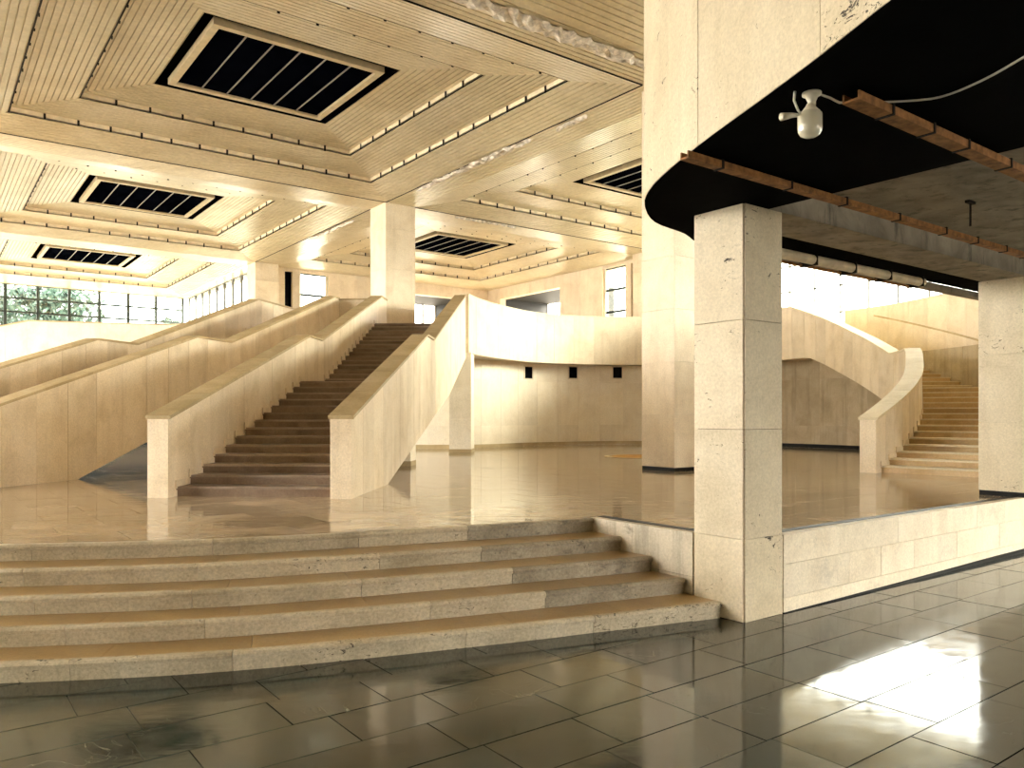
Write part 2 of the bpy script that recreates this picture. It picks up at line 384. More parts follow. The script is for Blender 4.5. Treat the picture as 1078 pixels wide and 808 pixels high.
# ================================================================ STRUCTURE
# ---- lower floor of dark slate slabs
EDGE = {   # nosing line of each of the five steps, camera-side plan points, left to right
    1: [(-9.5, 4.9), (-7.2, 4.86), (-5.2, 4.95), (-3.34, 5.16), (-1.94, 5.41), (-0.42, 5.93), (0.80, 6.42), (1.81, 6.86)],
    5: [(-10.0, 6.45), (-8.0, 6.33), (-6.0, 6.34), (-4.2, 6.49), (-2.43, 6.80), (-0.535, 7.53), (0.25, 7.88), (0.845, 8.15)]}
def edge_line(k):
    f = (k - 1) / 4.0
    pts = [(a[0] + (b[0] - a[0]) * f, a[1] + (b[1] - a[1]) * f) for a, b in zip(EDGE[1], EDGE[5])]
    pts[-1] = W(5.556, 4.40 + (6.02 - 4.40) * f)
    return Path(pts, smooth=True, ds=0.25)
floor = MB().prism([(-30, -14), (40, -14), (40, 30), (-30, 30)], -0.25, -0.006).build('floor', 'slate_dark', kind='structure',
    label='dark polished slate floor of the lower hall in front of the steps', category='floor')
WALL_V = 4.15
n_slab = 0
e1 = edge_line(1)
def front_of_steps(x, y):
    if x > e1.p[-1].x: return True
    for a, b in zip(e1.p, e1.p[1:]):
        if a.x <= x <= b.x: return y < a.y + (b.y - a.y) * (x - a.x) / (b.x - a.x) + 0.9
    return False
slabs = []
for r in range(-6, 13):
    va, vb = 3.45 + (r - 4) * 0.435, 3.45 + (r - 3) * 0.435
    u = -4.0 + random.uniform(0, 0.8)
    while u < 19:
        l = random.choice((0.62, 0.78, 0.78, 0.95)); c = W(u + l / 2, (va + vb) / 2)
        if c[1] > 0.8 and abs(c[0]) / c[1] < 0.95 and (va < WALL_V or u + l < 5.3) and front_of_steps(*c) :
            slabs.append((c[1], u, u + l, va, min(vb, WALL_V) if u > 5.4 else vb))
        u += l
# rows left of the pillar run on under the steps' foot
slabs.sort()
for d, ua, ub, va, vb in slabs[:295]:
    g = 0.004; t = random.uniform(-0.0015, 0.0015)
    MB().ubox(ua + g, ub - g, va + g, vb - g, -0.05, t).build('floor_slab', 'slate_dark', floor)

# ---- platform
e5 = edge_line(5)
front = [tuple(q) for q in e5.p]
plat_poly = [(x, y + 0.05) for x, y in front] + [W(5.60, 6.06), W(5.60, WALL_V + 0.04), W(30, WALL_V + 0.04), W(30, 46), W(-12, 46), (-26, 12)]
platform = MB().prism(plat_poly, -0.2, P - 0.0015).build('platform', 'floor_polished_far', kind='structure', label='raised platform floor of polished brown stone behind the curved steps', category='platform')
def inside(poly, x, y):
    c = False; n = len(poly)
    for i in range(n):
        x0, y0 = poly[i]; x1, y1 = poly[(i + 1) % n]
        if (y0 > y) != (y1 > y) and x < (x1 - x0) * (y - y0) / (y1 - y0) + x0: c = not c
    return c
def clip(poly, a, b):          # keep what lies left of a->b
    out = []
    f = lambda p: (b[0] - a[0]) * (p[1] - a[1]) - (b[1] - a[1]) * (p[0] - a[0])
    for p, q in zip(poly, poly[1:] + poly[:1]):
        fp_, fq_ = f(p), f(q)
        if fp_ >= 0: out.append(p)
        if (fp_ < 0) != (fq_ < 0):
            t = fp_ / (fp_ - fq_); out.append((p[0] + (q[0] - p[0]) * t, p[1] + (q[1] - p[1]) * t))
    return out
tiles = []
for r in range(0, 60):
    va = WALL_V + 0.21 + r * 0.6; u = -8.0 + (0.45 if r % 2 else 0.0)
    while u < 24:
        cs = [W(a, b) for a in (u, u + 0.9) for b in (va, va + 0.6)]; c = W(u + .45, va + .3)
        if abs(c[0]) / max(c[1], .1) < 0.72 and any(inside(plat_poly, *q) for q in cs): tiles.append((c[1], u, va))
        u += 0.9
tiles.sort()
for d, u, va in tiles[:295]:
    g = 0.003
    rc = [W(u + g, va + g), W(u + 0.9 - g, va + g), W(u + 0.9 - g, va + 0.6 - g), W(u + g, va + 0.6 - g)]; pl = plat_poly[:]
    for a, b in zip(rc, rc[1:] + rc[:1]): pl = clip(pl, a, b) if len(pl) > 2 else []
    ar = abs(sum(p[0] * q[1] - q[0] * p[1] for p, q in zip(pl, pl[1:] + pl[:1]))) / 2 if len(pl) > 2 else 0
    if ar > 0.01: MB().prism(pl, P - 0.03, P + random.uniform(-0.0006, 0.0006)).build('floor_tile', 'floor_polished', platform)
# brown disc inlaid at the middle of the round hall
cm = (3.35, 20.4)
MB().lathe([(0.0, 0.006), (0.75, 0.006), (0.78, 0.0), (0.78, -0.02)], (cm[0], cm[1], P), 32).build('floor_disc', 'medallion', platform)
MB().lathe([(0.86, -0.02), (0.86, 0.008), (0.96, 0.008), (0.96, -0.02)], (cm[0], cm[1], P), 32).build('floor_ring', 'coping_stone', platform)

# ---- five curved steps
steps = empty('curved_steps', label='five broad curved stone steps climbing to the platform', category='steps')
for k in range(1, 6):
    pa = edge_line(k); z1 = R5 * k; z0 = R5 * (k - 1) - 0.01
    L = pa.L; s = 0.0; first = True
    nb = round(L / 1.25); cuts = [0.0]
    for i in range(1, nb): cuts.append(L * i / nb + random.uniform(-0.25, 0.25))
    cuts.append(L)
    for a, b in zip(cuts, cuts[1:]):
        # rounded nosing block: swept section
        sec = [(0.0, z0), (-0.006, z1 - 0.052), (-0.028, z1 - 0.045), (-0.033, z1 - 0.022), (-0.022, z1 - 0.006), (-0.004, z1), (0.034, z1), (0.034, z0)]
        ss = samples(pa, a + 0.0025, b - 0.0025, ds=0.3); vs = []; fs = []
        for q in ss: vs += [(*pa.off(q, o), z) for o, z in sec]
        m = len(sec)
        for i in range(len(ss) - 1):
            for j in range(m): fs.append((i * m + j, i * m + (j + 1) % m, (i + 1) * m + (j + 1) % m, (i + 1) * m + j))
        fs += [tuple(range(m - 1, -1, -1)), tuple((len(ss) - 1) * m + j for j in range(m))]
        MB().add(vs, fs).build('nosing_block', 'nosing_grimy' if (b == L and k > 1) else 'nosing_stone', steps)
    if k < 5:
        nb = round(L / 0.95)
        for i in range(nb):
            mb = MB(); strip(mb, pa, samples(pa, L * i / nb + 0.002, L * (i + 1) / nb - 0.002, ds=0.3), lambda q: z0, lambda q: z1 - 0.002, 0.036, 0.50)
            mb.build('tread_slab', 'tread_stone', steps)

# ---- retaining wall of the platform, two courses of panels, and its cheek beside the steps
wall_platform = empty('wall_platform', kind='structure', label='low retaining wall of pale stone panels under the platform edge', category='wall')
def courses(pa, s0, s1, courses_z, o0, o1, mat, parent, lens):
    for (za, zb), ln in zip(courses_z, lens):
        s = s0 - random.uniform(0, ln * 0.4)
        while s < s1 - 0.05:
            l = ln * random.uniform(0.75, 1.2); a, b = max(s, s0) + 0.002, min(s + l, s1) - 0.002
            if b - a > 0.04:
                mb = MB(); strip(mb, pa, [a, b], lambda q: za + 0.002, lambda q: zb - 0.002, o0, o1 + random.uniform(0, 0.003)); mb.build('wall_panel', mat, parent)
            s += l
pw = Path([W(6.115, WALL_V + 0.06), W(24, WALL_V + 0.06)])
courses(pw, 0.0, pw.L, [(0.0, 0.13), (0.13, 0.43), (0.43, P + 0.004)], 0.10, -0.06, 'retaining_stone', wall_platform, [1.3, 0.6, 0.95])
mb = MB(); strip(mb, pw, [0.0, 2.0, 4.0, 6.0, pw.L], lambda q: -0.01, lin([(0, 0.006), (2, 0.02), (4.5, 0.05), (9, 0.07)]), 0.0, -0.072); mb.build('foot_strip', 'skirting_black', wall_platform)
MB().ubox(6.10, 24, WALL_V + 0.012, WALL_V + 0.2, -0.1, P - 0.01).build('wall_core', 'retaining_stone', wall_platform)
MB().ubox(6.10, 24, WALL_V + 0.105, WALL_V + 0.20, P - 0.02, P + 0.005).build('edge_strip', 'skirting_black', wall_platform)
pc = Path([W(5.60, 6.06), W(5.60, 4.71)])
courses(pc, 0.0, pc.L, [(0.0, 0.30), (0.30, P + 0.004)], 0.08, -0.04, 'retaining_grimy', wall_platform, [0.6, 0.8])
MB().ubox(5.655, 5.76, 4.72, 6.06, P - 0.02, P + 0.006).build('edge_strip', 'skirting_black', wall_platform)

# ---- stone pillars clad in panels
def pillar(u, v, half, z0, z1, label, mat, ph=0.95, skirt=0.0, strip_mat=None, start=None, name='stone_pillar', c=0.006):
    t = empty(name, label=label, category='pillar')
    if skirt: MB().ubox(u - half + 0.008, u + half - 0.008, v - half + 0.008, v + half - 0.008, z0, z0 + skirt).build('skirting', 'skirting_black', t)
    z = z0 + skirt; th = 0.03
    MB().ubox(u - half + th, u + half - th, v - half + th, v + half - th, z0, z1).build('core', strip_mat or mat, t)
    g = 0.0025
    zz = z; h0 = start or ph
    while zz < z1 - 0.02:
        ze = min(zz + h0, z1); h0 = ph
        if z1 - ze < 0.25: ze = z1
        j = [random.uniform(0, 0.0015) for _ in range(4)]
        MB().ubox(u - half + c, u + half - c, v - half - j[0], v - half + th, zz + g, ze - g).build('cladding_panel', mat, t)
        MB().ubox(u - half + c, u + half - c, v + half - th, v + half + j[1], zz + g, ze - g).build('cladding_panel', mat, t)
        MB().ubox(u - half - j[2], u - half + th, v - half + c, v + half - c, zz + g, ze - g).build('cladding_panel', mat, t)
        MB().ubox(u + half - th, u + half + j[3], v - half + c, v + half - c, zz + g, ze - g).build('cladding_panel', mat, t)
        zz = ze
    return t
pillar(5.83, 4.424, 0.274, 0.0, SOF, 'square travertine pillar at the right end of the curved steps', 'travertine_pitted', ph=0.93, strip_mat='joint_brown', start=0.70, c=0.016)
pillar(11.66, 4.44, 0.29, P, SOF, 'square stone pillar under the balcony in front of the curved staircase', 'travertine_pitted', ph=0.9, skirt=0.06)
pillar(11.75, 10.45, 0.42, P, ZC, 'tall pale pillar on the platform directly behind the front pillar', 'travertine', ph=1.0, skirt=0.07)
pillar(U0, V0, 0.50, SOF + 0.2, ZC, 'tall square column at the head of the middle staircase', 'travertine', ph=1.2)
pillar(U0, V0 + BV, 0.50, SOF + 0.2, ZC, 'far square column beside the glazed wall, above the left staircase', 'travertine_warm', ph=1.2)
pillar(U0 + BU - 0.2, V0, 0.5, SOF + 0.2, ZC, 'far wall column right of the dark slot window, above the gallery', 'travertine_warm', ph=1.2)

# ---- ceiling: beams and stepped coffers of metal slats
ceiling = MB().ubox(U0 - 2 * BU - 1, U0 + BU + 2.8, V0 - 3 * BV - 0.6, V0 + BV + 1, 9.5, 9.7).build('ceiling', 'ceiling_slat', kind='structure', label='coffered metal slat ceiling over the whole hall', category='ceiling')  # this mesh is an unseen deck added over the coffers to block sky light
MB().ubox(U0 - 2 * BU - 1, U0 + 0.6, V0 + BV + 1, V0 + 2 * BV + 0.6, 9.5, 9.7).build('light_block_deck', 'ceiling_slat', ceiling)  # rest of the added light-blocking deck, over the far left bays
for a in ((U0 - 2 * BU - 1, U0 + BU + 1, V0 - 3 * BV - 0.6, V0 - 3 * BV - 0.4), (U0 - 2 * BU - 1, U0 - 2 * BU - 0.8, V0 - 3 * BV - 0.4, V0 + 2 * BV + 0.6), (U0 + BU + 2.4, U0 + BU + 2.8, V0 - 3 * BV - 0.4, V0 + 0.4),
          (U0 + 0.5, U0 + BU + 1, V0 + BV + 0.5, V0 + BV + 0.9), (U0 + 0.3, U0 + 0.6, V0 + BV + 0.9, V0 + 2 * BV + 0.4), (U0 - 2 * BU - 1, U0 + 0.6, V0 + 2 * BV + 0.4, V0 + 2 * BV + 0.6)):
    MB().ubox(*a, ZC - 0.02, 9.5).build('leak_stop', 'frame_cream', ceiling)  # unseen strips added to close the roof edge against light leaks
MB().ubox(U0 + BU + 0.502, U0 + BU + 2.4, V0 - 3 * BV - 0.4, V0 + 0.4, ZC, ZC + 0.1).build('edge_soffit', 'ceiling_slat', ceiling)
MB().ubox(U0 + BU + 0.5, U0 + BU + 2.8, V0 + 0.4, V0 + 0.8, ZC - 0.02, 9.5).build('leak_stop', 'frame_cream', ceiling)
MB().ubox(U0 + BU + 0.5, U0 + BU + 1.0, V0 + 0.8, V0 + BV + 0.4, ZC - 0.02, 9.5).build('leak_stop', 'frame_cream', ceiling)
D = dict(d0=0.50, z0=ZC, d1=1.495, z1b=8.245, z1t=8.38, d2=2.68, z2b=8.457, z2t=8.59, d3=3.90, z3=8.67, zf=8.63)
def slat_sheet(corner, prof, name='slat_panel'):
    """corner(d, e, z): point at inward distance d, end e (0/1). prof: list of (d, z) across the slats."""
    vs = []; fs = []
    for d, z in prof: vs += [corner(d, 0, z), corner(d, 1, z)]
    for i in range(len(prof) - 1): fs.append((2 * i, 2 * i + 1, 2 * i + 3, 2 * i + 2))
    MB().add(vs, fs).build(name, 'ceiling_slat', ceiling)
def slat_profile(da, za, db, zb, pitch=0.12):
    n = max(2, round((db - da) / pitch)); out = []
    for i in range(n):
        for f, dz in ((0.0, 0.0), (0.80, 0.0), (0.82, 0.028), (0.98, 0.028)):
            t = (i + f) / n; out.append((da + (db - da) * t, za + (zb - za) * t + dz))
    out.append((db, zb)); return out
def bay(i, j, view=True):
    ua, va = U0 + i * BU, V0 + j * BV; ub, vb = ua + BU, va + BV
    def side(k):
        def corner(d, e, z):
            c = [((ua + d, va + d), (ub - d, va + d)), ((ub - d, va + d), (ub - d, vb - d)), ((ub - d, vb - d), (ua + d, vb - d)), ((ua + d, vb - d), (ua + d, va + d))][k][e]
            return (*W(*c), z)
        return corner
    for k in range(4):
        c = side(k)
        slat_sheet(c, slat_profile(D['d0'], D['z0'], D['d1'], D['z1b']))
        slat_sheet(c, slat_profile(D['d1'] + 0.03, D['z1t'], D['d2'], D['z2b']))
        slat_sheet(c, slat_profile(D['d2'] + 0.03, D['z2t'], D['d3'], D['z3']))
        for dd, zb, zt in ((D['d1'], D['z1b'], D['z1t']), (D['d2'], D['z2b'], D['z2t'])):
            # light strip standing behind a dark slot
            m = MB()
            a0, a1 = Vector(c(dd + 0.03, 0, zb)), Vector(c(dd + 0.03, 1, zb)); b0, b1 = Vector(c(dd + 0.05, 0, zb)), Vector(c(dd + 0.05, 1, zb))
            for (p, q) in ((zb + 0.035, zt + 0.02),):
                m.add([(a0.x, a0.y, p), (a1.x, a1.y, p), (a1.x, a1.y, q), (a0.x, a0.y, q), (b0.x, b0.y, p), (b1.x, b1.y, p)], [(0, 1, 2, 3), (0, 4, 5, 1)])
            m.build('lip_strip', 'lip_wood', ceiling)
            s0, s1 = Vector(c(dd, 0, zb)), Vector(c(dd, 1, zb)); t0, t1 = Vector(c(dd + 0.035, 0, zb)), Vector(c(dd + 0.035, 1, zb))
            MB().add([(*s0.xy, zb + 0.012), (*s1.xy, zb + 0.012), (*t1.xy, zb + 0.012), (*t0.xy, zb + 0.012)], [(0, 1, 2, 3)]).build('slot', 'bracket_dark', ceiling)
            mb = MB(); n = int((a1 - a0).length / 0.62); nrm = (a0 - b0).normalized(); tg = (a1 - a0).normalized()
            nrm = Vector((tg.y, -tg.x, 0)); nrm = -nrm if nrm.dot(s0 - t0) > 0 else nrm
            for q in range(1, n):
                p = a0 + (a1 - a0) * (q / n) + nrm * 0.004; h = random.choice((0.03, 0.03, 0.03, 0.045))
                x = p + tg * 0.022; y = p - tg * 0.022; o = nrm * 0.02
                mb.hexa([(*(x).xy, zb + 0.03 - h), (*(y).xy, zb + 0.03 - h), (*(y + o).xy, zb + 0.03 - h), (*(x + o).xy, zb + 0.03 - h)],
                        [(*(x).xy, zt - 0.01), (*(y).xy, zt - 0.01), (*(y + o).xy, zt - 0.01), (*(x + o).xy, zt - 0.01)])
            mb.build('lip_brackets', 'bracket_dark', ceiling, kind='stuff')
    return ua, ub, va, vb
SKL = {(-1, -1): 'largest dark skylight, in the nearest coffer at the top left', (-1, 0): 'dark six-pane skylight in the second coffer of the left row',
       (-1, 1): 'small far dark skylight in the third coffer of the left row', (0, 0): 'dark skylight in the far coffer right of the middle column',
       (0, -1): 'dark skylight partly hidden by the balcony edge at right', (-1, -2): 'dark skylight in the coffer above the camera',
       (-2, -1): 'dark skylight in the coffer left of the nearest one', (-2, -2): 'dark skylight in the coffer left and above the camera',
       (-2, 0): 'dark skylight far left beside the second coffer', (-2, 1): 'dark skylight far left beside the third coffer', (0, -2): 'dark skylight above the near balcony'}
def skylight(ua, ub, va, vb, label):
    t = empty('skylight', label=label, category='skylight', group='dark skylights in the ceiling coffers')
    d3 = D['d3']; fo, fi = 4.12, 4.25; zf = D['zf']; zt = 9.05
    m = MB()                                                            # dark well around the hanging frame
    c = [W(ua + d3, va + d3), W(ub - d3, va + d3), W(ub - d3, vb - d3), W(ua + d3, vb - d3)]
    m.add([(*q, D['z3'] - 0.005) for q in c] + [(*q, zt) for q in c], [(0, 1, 5, 4), (1, 2, 6, 5), (2, 3, 7, 6), (3, 0, 4, 7), (4, 5, 6, 7)])
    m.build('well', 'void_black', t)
    z0, z1 = zf, zf + 0.13
    MB().ubox(ua + fo, ub - fo, va + fo, va + fi, z0, z1).build('frame_bar', 'frame_cream', t)
    MB().ubox(ua + fo, ub - fo, vb - fi, vb - fo, z0, z1).build('frame_bar', 'frame_cream', t)
    MB().ubox(ua + fo, ua + fi, va + fi, vb - fi, z0, z1).build('frame_bar', 'frame_cream', t)
    MB().ubox(ub - fi, ub - fo, va + fi, vb - fi, z0, z1).build('frame_bar', 'frame_cream', t)
    n = 6; a = ua + fi; wd = (ub - fi - a) / n
    for k in range(n):
        MB().ubox(a + k * wd + 0.012, a + (k + 1) * wd - 0.012, va + fi, vb - fi, zf + 0.05, zf + 0.07).build('pane', 'skylight_glass', t)
        if k: MB().ubox(a + k * wd - 0.011, a + k * wd + 0.011, va + fi, vb - fi, zf + 0.03, zf + 0.08).build('glazing_bar', 'frame_grey', t)
BAYS = [(i, j) for i in (-2, -1, 0) for j in (-2, -1, 0)] + [(-2, 1), (-1, 1)]
for b in BAYS:
    skylight(*bay(*b), SKL[b])
def beam_u(v, ua, ub):      # flat soffit strip running along u
    def c(d, e, z): return (*W((ua, ub)[e], v - 0.5 + d), z)
    slat_sheet(c, slat_profile(0, ZC, 1.0, ZC), 'beam_soffit')
def beam_v(u, va, vb):
    def c(d, e, z): return (*W(u - 0.5 + d, (va, vb)[e]), z)
    slat_sheet(c, slat_profile(0, ZC, 1.0, ZC), 'beam_soffit')
for jj in range(-2, 3):
    v = V0 + jj * BV
    for ii in (-2, -1, 0):
        if jj == 2 and ii == 0: continue
        beam_u(v, U0 + ii * BU + 0.5, U0 + (ii + 1) * BU - 0.5)
for ii in range(-2, 2):
    u = U0 + ii * BU
    for jj in range(-2, 2):
        if jj == 1 and ii == 1: continue
        beam_v(u, V0 + jj * BV + 0.5, V0 + (jj + 1) * BV - 0.5)
for ii in range(-2, 2):
    for jj in range(-2, 3):
        if ii == 1 and jj == 2: continue
        u, v = U0 + ii * BU, V0 + jj * BV
        MB().ubox(u - 0.5, u + 0.5, v - 0.5, v + 0.5, ZC - 0.004, ZC + 0.1).build('beam_crossing', 'frame_cream', ceiling)
# thin dark shadow-joint battens along the beam edges, and torn lining strips
def batten(u0, u1, v0, v1): MB().ubox(u0, u1, v0, v1, ZC - 0.012, ZC + 0.01).build('joint_batten', 'bracket_dark', ceiling)
for ii in (-1, 0):
    batten(U0 + (ii) * BU + 0.5, U0 + (ii + 1) * BU - 0.5, V0 - 0.512, V0 - 0.488)
    batten(U0 + (ii) * BU + 0.5, U0 + (ii + 1) * BU - 0.5, V0 - BV + 0.488, V0 - BV + 0.512)
for jj in (-1, 0): batten(U0 - 0.512, U0 - 0.488, V0 + jj * BV + 0.5, V0 + (jj + 1) * BV - 0.5)
def torn(u0, v0, u1, v1, wid, n, name='torn_lining'):
    a, b = Vector((u0, v0)), Vector((u1, v1)); d = (b - a).normalized(); nn = Vector((-d.y, d.x)); vs = []; fs = []; m = 5
    for i in range(n + 1):
        p = a + (b - a) * (i / n); w = wid * random.uniform(0.5, 1.15) * min(1.0, 0.25 + 4 * min(i, n - i) / n)
        for k in range(m):
            q = p + nn * (w * (k / (m - 1) - 0.5)); vs.append((*W(*q), ZC - 0.006 - random.uniform(0.0, 0.09) * (1 if 0 < k < m - 1 else 0.3)))
    for i in range(n):
        for k in range(m - 1): fs.append((i * m + k, i * m + k + 1, (i + 1) * m + k + 1, (i + 1) * m + k))
    MB().add(vs, fs).build(name, 'torn_paper', ceiling)

ADDED_SPANS = [(-12.5, 6.0), (10.5, 23.5)]
# ---- glazed facades
def facade(name, label, origin, axis, length, z0, z1, pw, ph, mat, th=0.07, panes=True):
    """axis 'u' or 'v'; a grid of mullions, transoms and panes in one plane of the hall's grid."""
    t = empty(name, kind='structure', label=label, category='window'); u, v = origin
    def bx(a, b, za, zb, d0, d1):
        return MB().ubox(u + a, u + b, v + d0, v + d1, za, zb) if axis == 'u' else MB().ubox(u + d0, u + d1, v + a, v + b, za, zb)
    n = round(length / pw); wd = length / n; m = round((z1 - z0) / ph); ht = (z1 - z0) / m
    for k in range(n + 1): bx(k * wd - th / 2, k * wd + th / 2, z0, z1, -0.05, 0.05).build('mullion', mat, t)
    for k in range(m + 1): bx(0, length, z0 + k * ht - th * 0.35, z0 + k * ht + th * 0.35, -0.04, 0.04).build('transom', mat, t)
    if panes:
        for k in range(n):
            for q in range(m): bx(k * wd + th / 2, (k + 1) * wd - th / 2, z0 + q * ht + th * .35, z0 + (q + 1) * ht - th * .35, -0.006, 0.006).build('pane', 'pane_glass', t)
    return t
VB = V0 + 2 * BV + 0.5
facade('window_1', 'glazed wall with thin green frames at the far left end of the hall', (U0 - 2 * BU, VB), 'u', 2 * BU - 0.2, P, ZC, 1.38, 0.68, 'mullion_green', th=0.13)
facade('window_2', 'glazed side wall of narrow panes left of the far square column', (U0 + 0.1, V0 + BV + 0.6), 'v', BV - 0.3, UPP, ZC, 1.2, 1.28, 'mullion_pale', th=0.12)
facade('window_3', 'glazed wall with pale frames behind the curved staircase at right', (U0 + BU + 2.2, -8.0), 'v', V0 + 8.0 - 0.6, P, ZC, 1.0, 0.93, 'mullion_pale', th=0.055)

added_right = empty('wall_added_right', kind='structure', label='unseen stone side wall added beyond the near balcony to block low sun, with a short return', category='wall')  # added out of view, mainly to stop low sun and floor glare
added_left = empty('wall_added_left', kind='structure', label='unseen stone wall added left of the viewer to cut side daylight', category='wall')  # added out of view to weaken the light from the left
for q in range(19):
    MB().ubox(U0 - 2 * BU - 0.5, U0 - 2 * BU - 0.2, 11.0 - (q + 1) * 1.25 + 0.002, 11.0 - q * 1.25 - 0.002, -0.1, ZC + 0.2).build('wall_panel', 'travertine', added_left)
for q in range(4):
    MB().ubox(U0 + BU + 2.1, U0 + BU + 2.4, -8.0 - (q + 1) * 1.25 + 0.002, -8.0 - q * 1.25 - 0.002, -0.1, ZC + 0.2).build('wall_panel', 'travertine', added_right)
MB().ubox(U0 + BU + 0.3, U0 + BU + 2.2, V0 - 0.4, V0 - 0.1, SOF, ZC).build('wall_panel', 'travertine', added_right)
for q in range(10):
    MB().ubox(U0 + BU + 1.9, U0 + BU + 2.1, 4.3 - (q + 1) * 1.23 + 0.002, 4.3 - q * 1.23 - 0.002, -0.1, 3.5).build('wall_panel', 'travertine', added_right)
# unseen piers added behind the viewer; the gaps set how much front daylight enters
wall_added_rear = empty('wall_added_rear', kind='structure', label='unseen stone piers added behind the viewer to limit the front daylight', category='wall')
for a, b in ADDED_SPANS:
    n = max(1, round((b - a) / 1.3))
    for q in range(n): MB().ubox(a + (b - a) * q / n + 0.002, a + (b - a) * (q + 1) / n - 0.002, V0 - 3 * BV - 0.3, V0 - 3 * BV, -0.1, ZC + 0.2).build('wall_panel', 'travertine', wall_added_rear)
# ---- far walls with a loggia opening, a tall window and a dark slot each
def far_wall(name, label, axis, plane, segs, z0, z1):
    t = empty(name, kind='structure', label=label, category='wall')
    def bx(a, b, za, zb, d0=0.0, d1=0.35):
        return MB().ubox(a, b, plane + d0, plane + d1, za, zb) if axis == 'u' else MB().ubox(plane + d0, plane + d1, a, b, za, zb)
    return t, bx
for axis, plane, base, name, label, wname, k in (
        ('u', V0 + BV, U0, 'wall_back', 'far plain stone wall with a wide loggia opening behind the middle column', 'window_4', 'left'),
        ('v', U0 + BU, V0, 'wall_right', 'far plain stone wall with a wide loggia opening above the gallery', 'window_5', 'right')):
    t, bx = far_wall(name, label, axis, plane, None, 0, 0)
    sg = 1.0
    # along the wall from its near column: slot, tall window, wall, opening, wall
    S = dict(slot=(base + 0.95, base + 1.28), win=(base + 1.6, base + 2.95), opening=(base + 5.75, base + 10.35), end=base + BU + (0.4 if axis == 'u' else 0.0))
    zt = ZC + 0.3
    for a, b, za, zb in ((base - 0.1, S['slot'][0], UPP, zt), (S['slot'][1], S['win'][0], UPP, zt), (S['slot'][0], S['slot'][1], 7.95, zt), (S['win'][0], S['win'][1], 7.95, zt),
                         (S['win'][1], S['opening'][0], UPP, zt), (S['opening'][0], S['opening'][1], 7.55, zt), (S['opening'][1], S['end'], UPP, zt)):
        n = max(1, round((b - a) / 1.3)); 
        for q in range(n): bx(a + (b - a) * q / n + 0.002, a + (b - a) * (q + 1) / n - 0.002, za, zb).build('wall_panel', 'travertine', t)
    a, b = S['opening']
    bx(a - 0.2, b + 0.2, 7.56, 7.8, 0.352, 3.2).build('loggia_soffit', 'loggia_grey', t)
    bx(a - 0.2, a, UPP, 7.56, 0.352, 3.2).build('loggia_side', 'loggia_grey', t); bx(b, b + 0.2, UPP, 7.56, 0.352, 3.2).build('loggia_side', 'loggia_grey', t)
    bx(a - 0.2, b + 0.2, UPP, UPP + 1.0, 3.0, 3.2).build('loggia_parapet', 'white_paint', t)
    for q in range(7): bx(a + (b - a) * q / 6 - 0.05, a + (b - a) * q / 6 + 0.05, UPP + 1.0, 7.56, 3.05, 3.15).build('loggia_post', 'white_paint', t)
    bx(S['slot'][0], S['slot'][1], UPP, 7.95, 0.15, 0.2).build('slot_pane', 'void_black', t)
    bx(S['slot'][0], S['slot'][1], 5.98, 6.05, 0.10, 0.15).build('slot_bar', 'white_paint', t)
    wa, wb = S['win']
    wt = empty(wname, kind='structure', label='tall narrow bright window in the far %s wall beside a dark slot' % k, category='window')
    for c in (wa, wb - 0.09): bx(c, c + 0.09, UPP, 7.95, 0.1, 0.2).build('window_frame', 'white_paint', wt)
    for q in range(5):
        z = UPP + (7.95 - UPP) * q / 4
        bx(wa + 0.09, wb - 0.09, z - 0.05, z + 0.05, 0.12, 0.18).build('transom', 'mullion_green', wt)
        if q: bx(wa + 0.09, wb - 0.09, z - (7.95 - UPP) / 4 + 0.03, z - 0.03, 0.145, 0.155).build('pane', 'pane_glass', wt)

# ---- gallery path round the atrium and the walls below it (plan points seen from the camera)
GAL = [(-1.22, 22.3), (-0.95, 23.3), (-0.25, 24.8), (0.85, 26.4), (2.4, 27.25), (4.7, 27.6), (6.5, 27.0), (7.9, 26.0), (8.83, 24.95)]
SPI = [(6.45, 14.67), (7.0, 15.2), (7.74, 16.0), (8.46, 17.0), (9.1, 18.2), (9.5, 19.1), (9.78, 20.2), (9.80, 21.3), (9.68, 22.5), (9.34, 24.1), (8.83, 24.95)]
gpoly = [(-24, 27), (-17.6, 28.75), (-13, 29.95), (-10.5, 28.2), (-8.3, 25.7), (-7.35, 22.5), (-5.0, 22.35), (-3.9, 22.3), (-1.5, 22.2)] + \
        (lambda g: [g.off(g.L * i / 30, 0.12) for i in range(31)])(Path(GAL, True, 0.3)) + [(10.6, 26.6), (11.5, 26.4)] + [W(U0 + BU, V0 - 2), W(U0 + BU, V0 + BV), W(U0 + 0.5, V0 + BV), W(U0 + 0.5, VB - 0.2), W(-2, VB - 0.2)]
gallery = empty('gallery', label='curved upper gallery with a plain stone parapet behind the middle staircase', category='gallery')
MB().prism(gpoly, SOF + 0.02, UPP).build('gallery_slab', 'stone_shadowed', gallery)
gp = Path(GAL, smooth=True)
clad(gallery, gp, 0.0, gp.L, lambda s: SOF - 0.02, lambda s: PTOP, 0.0, 0.25, 'travertine', plen=0.75, coping='coping_pale', cop_h=0.03, cop_over=0.012)

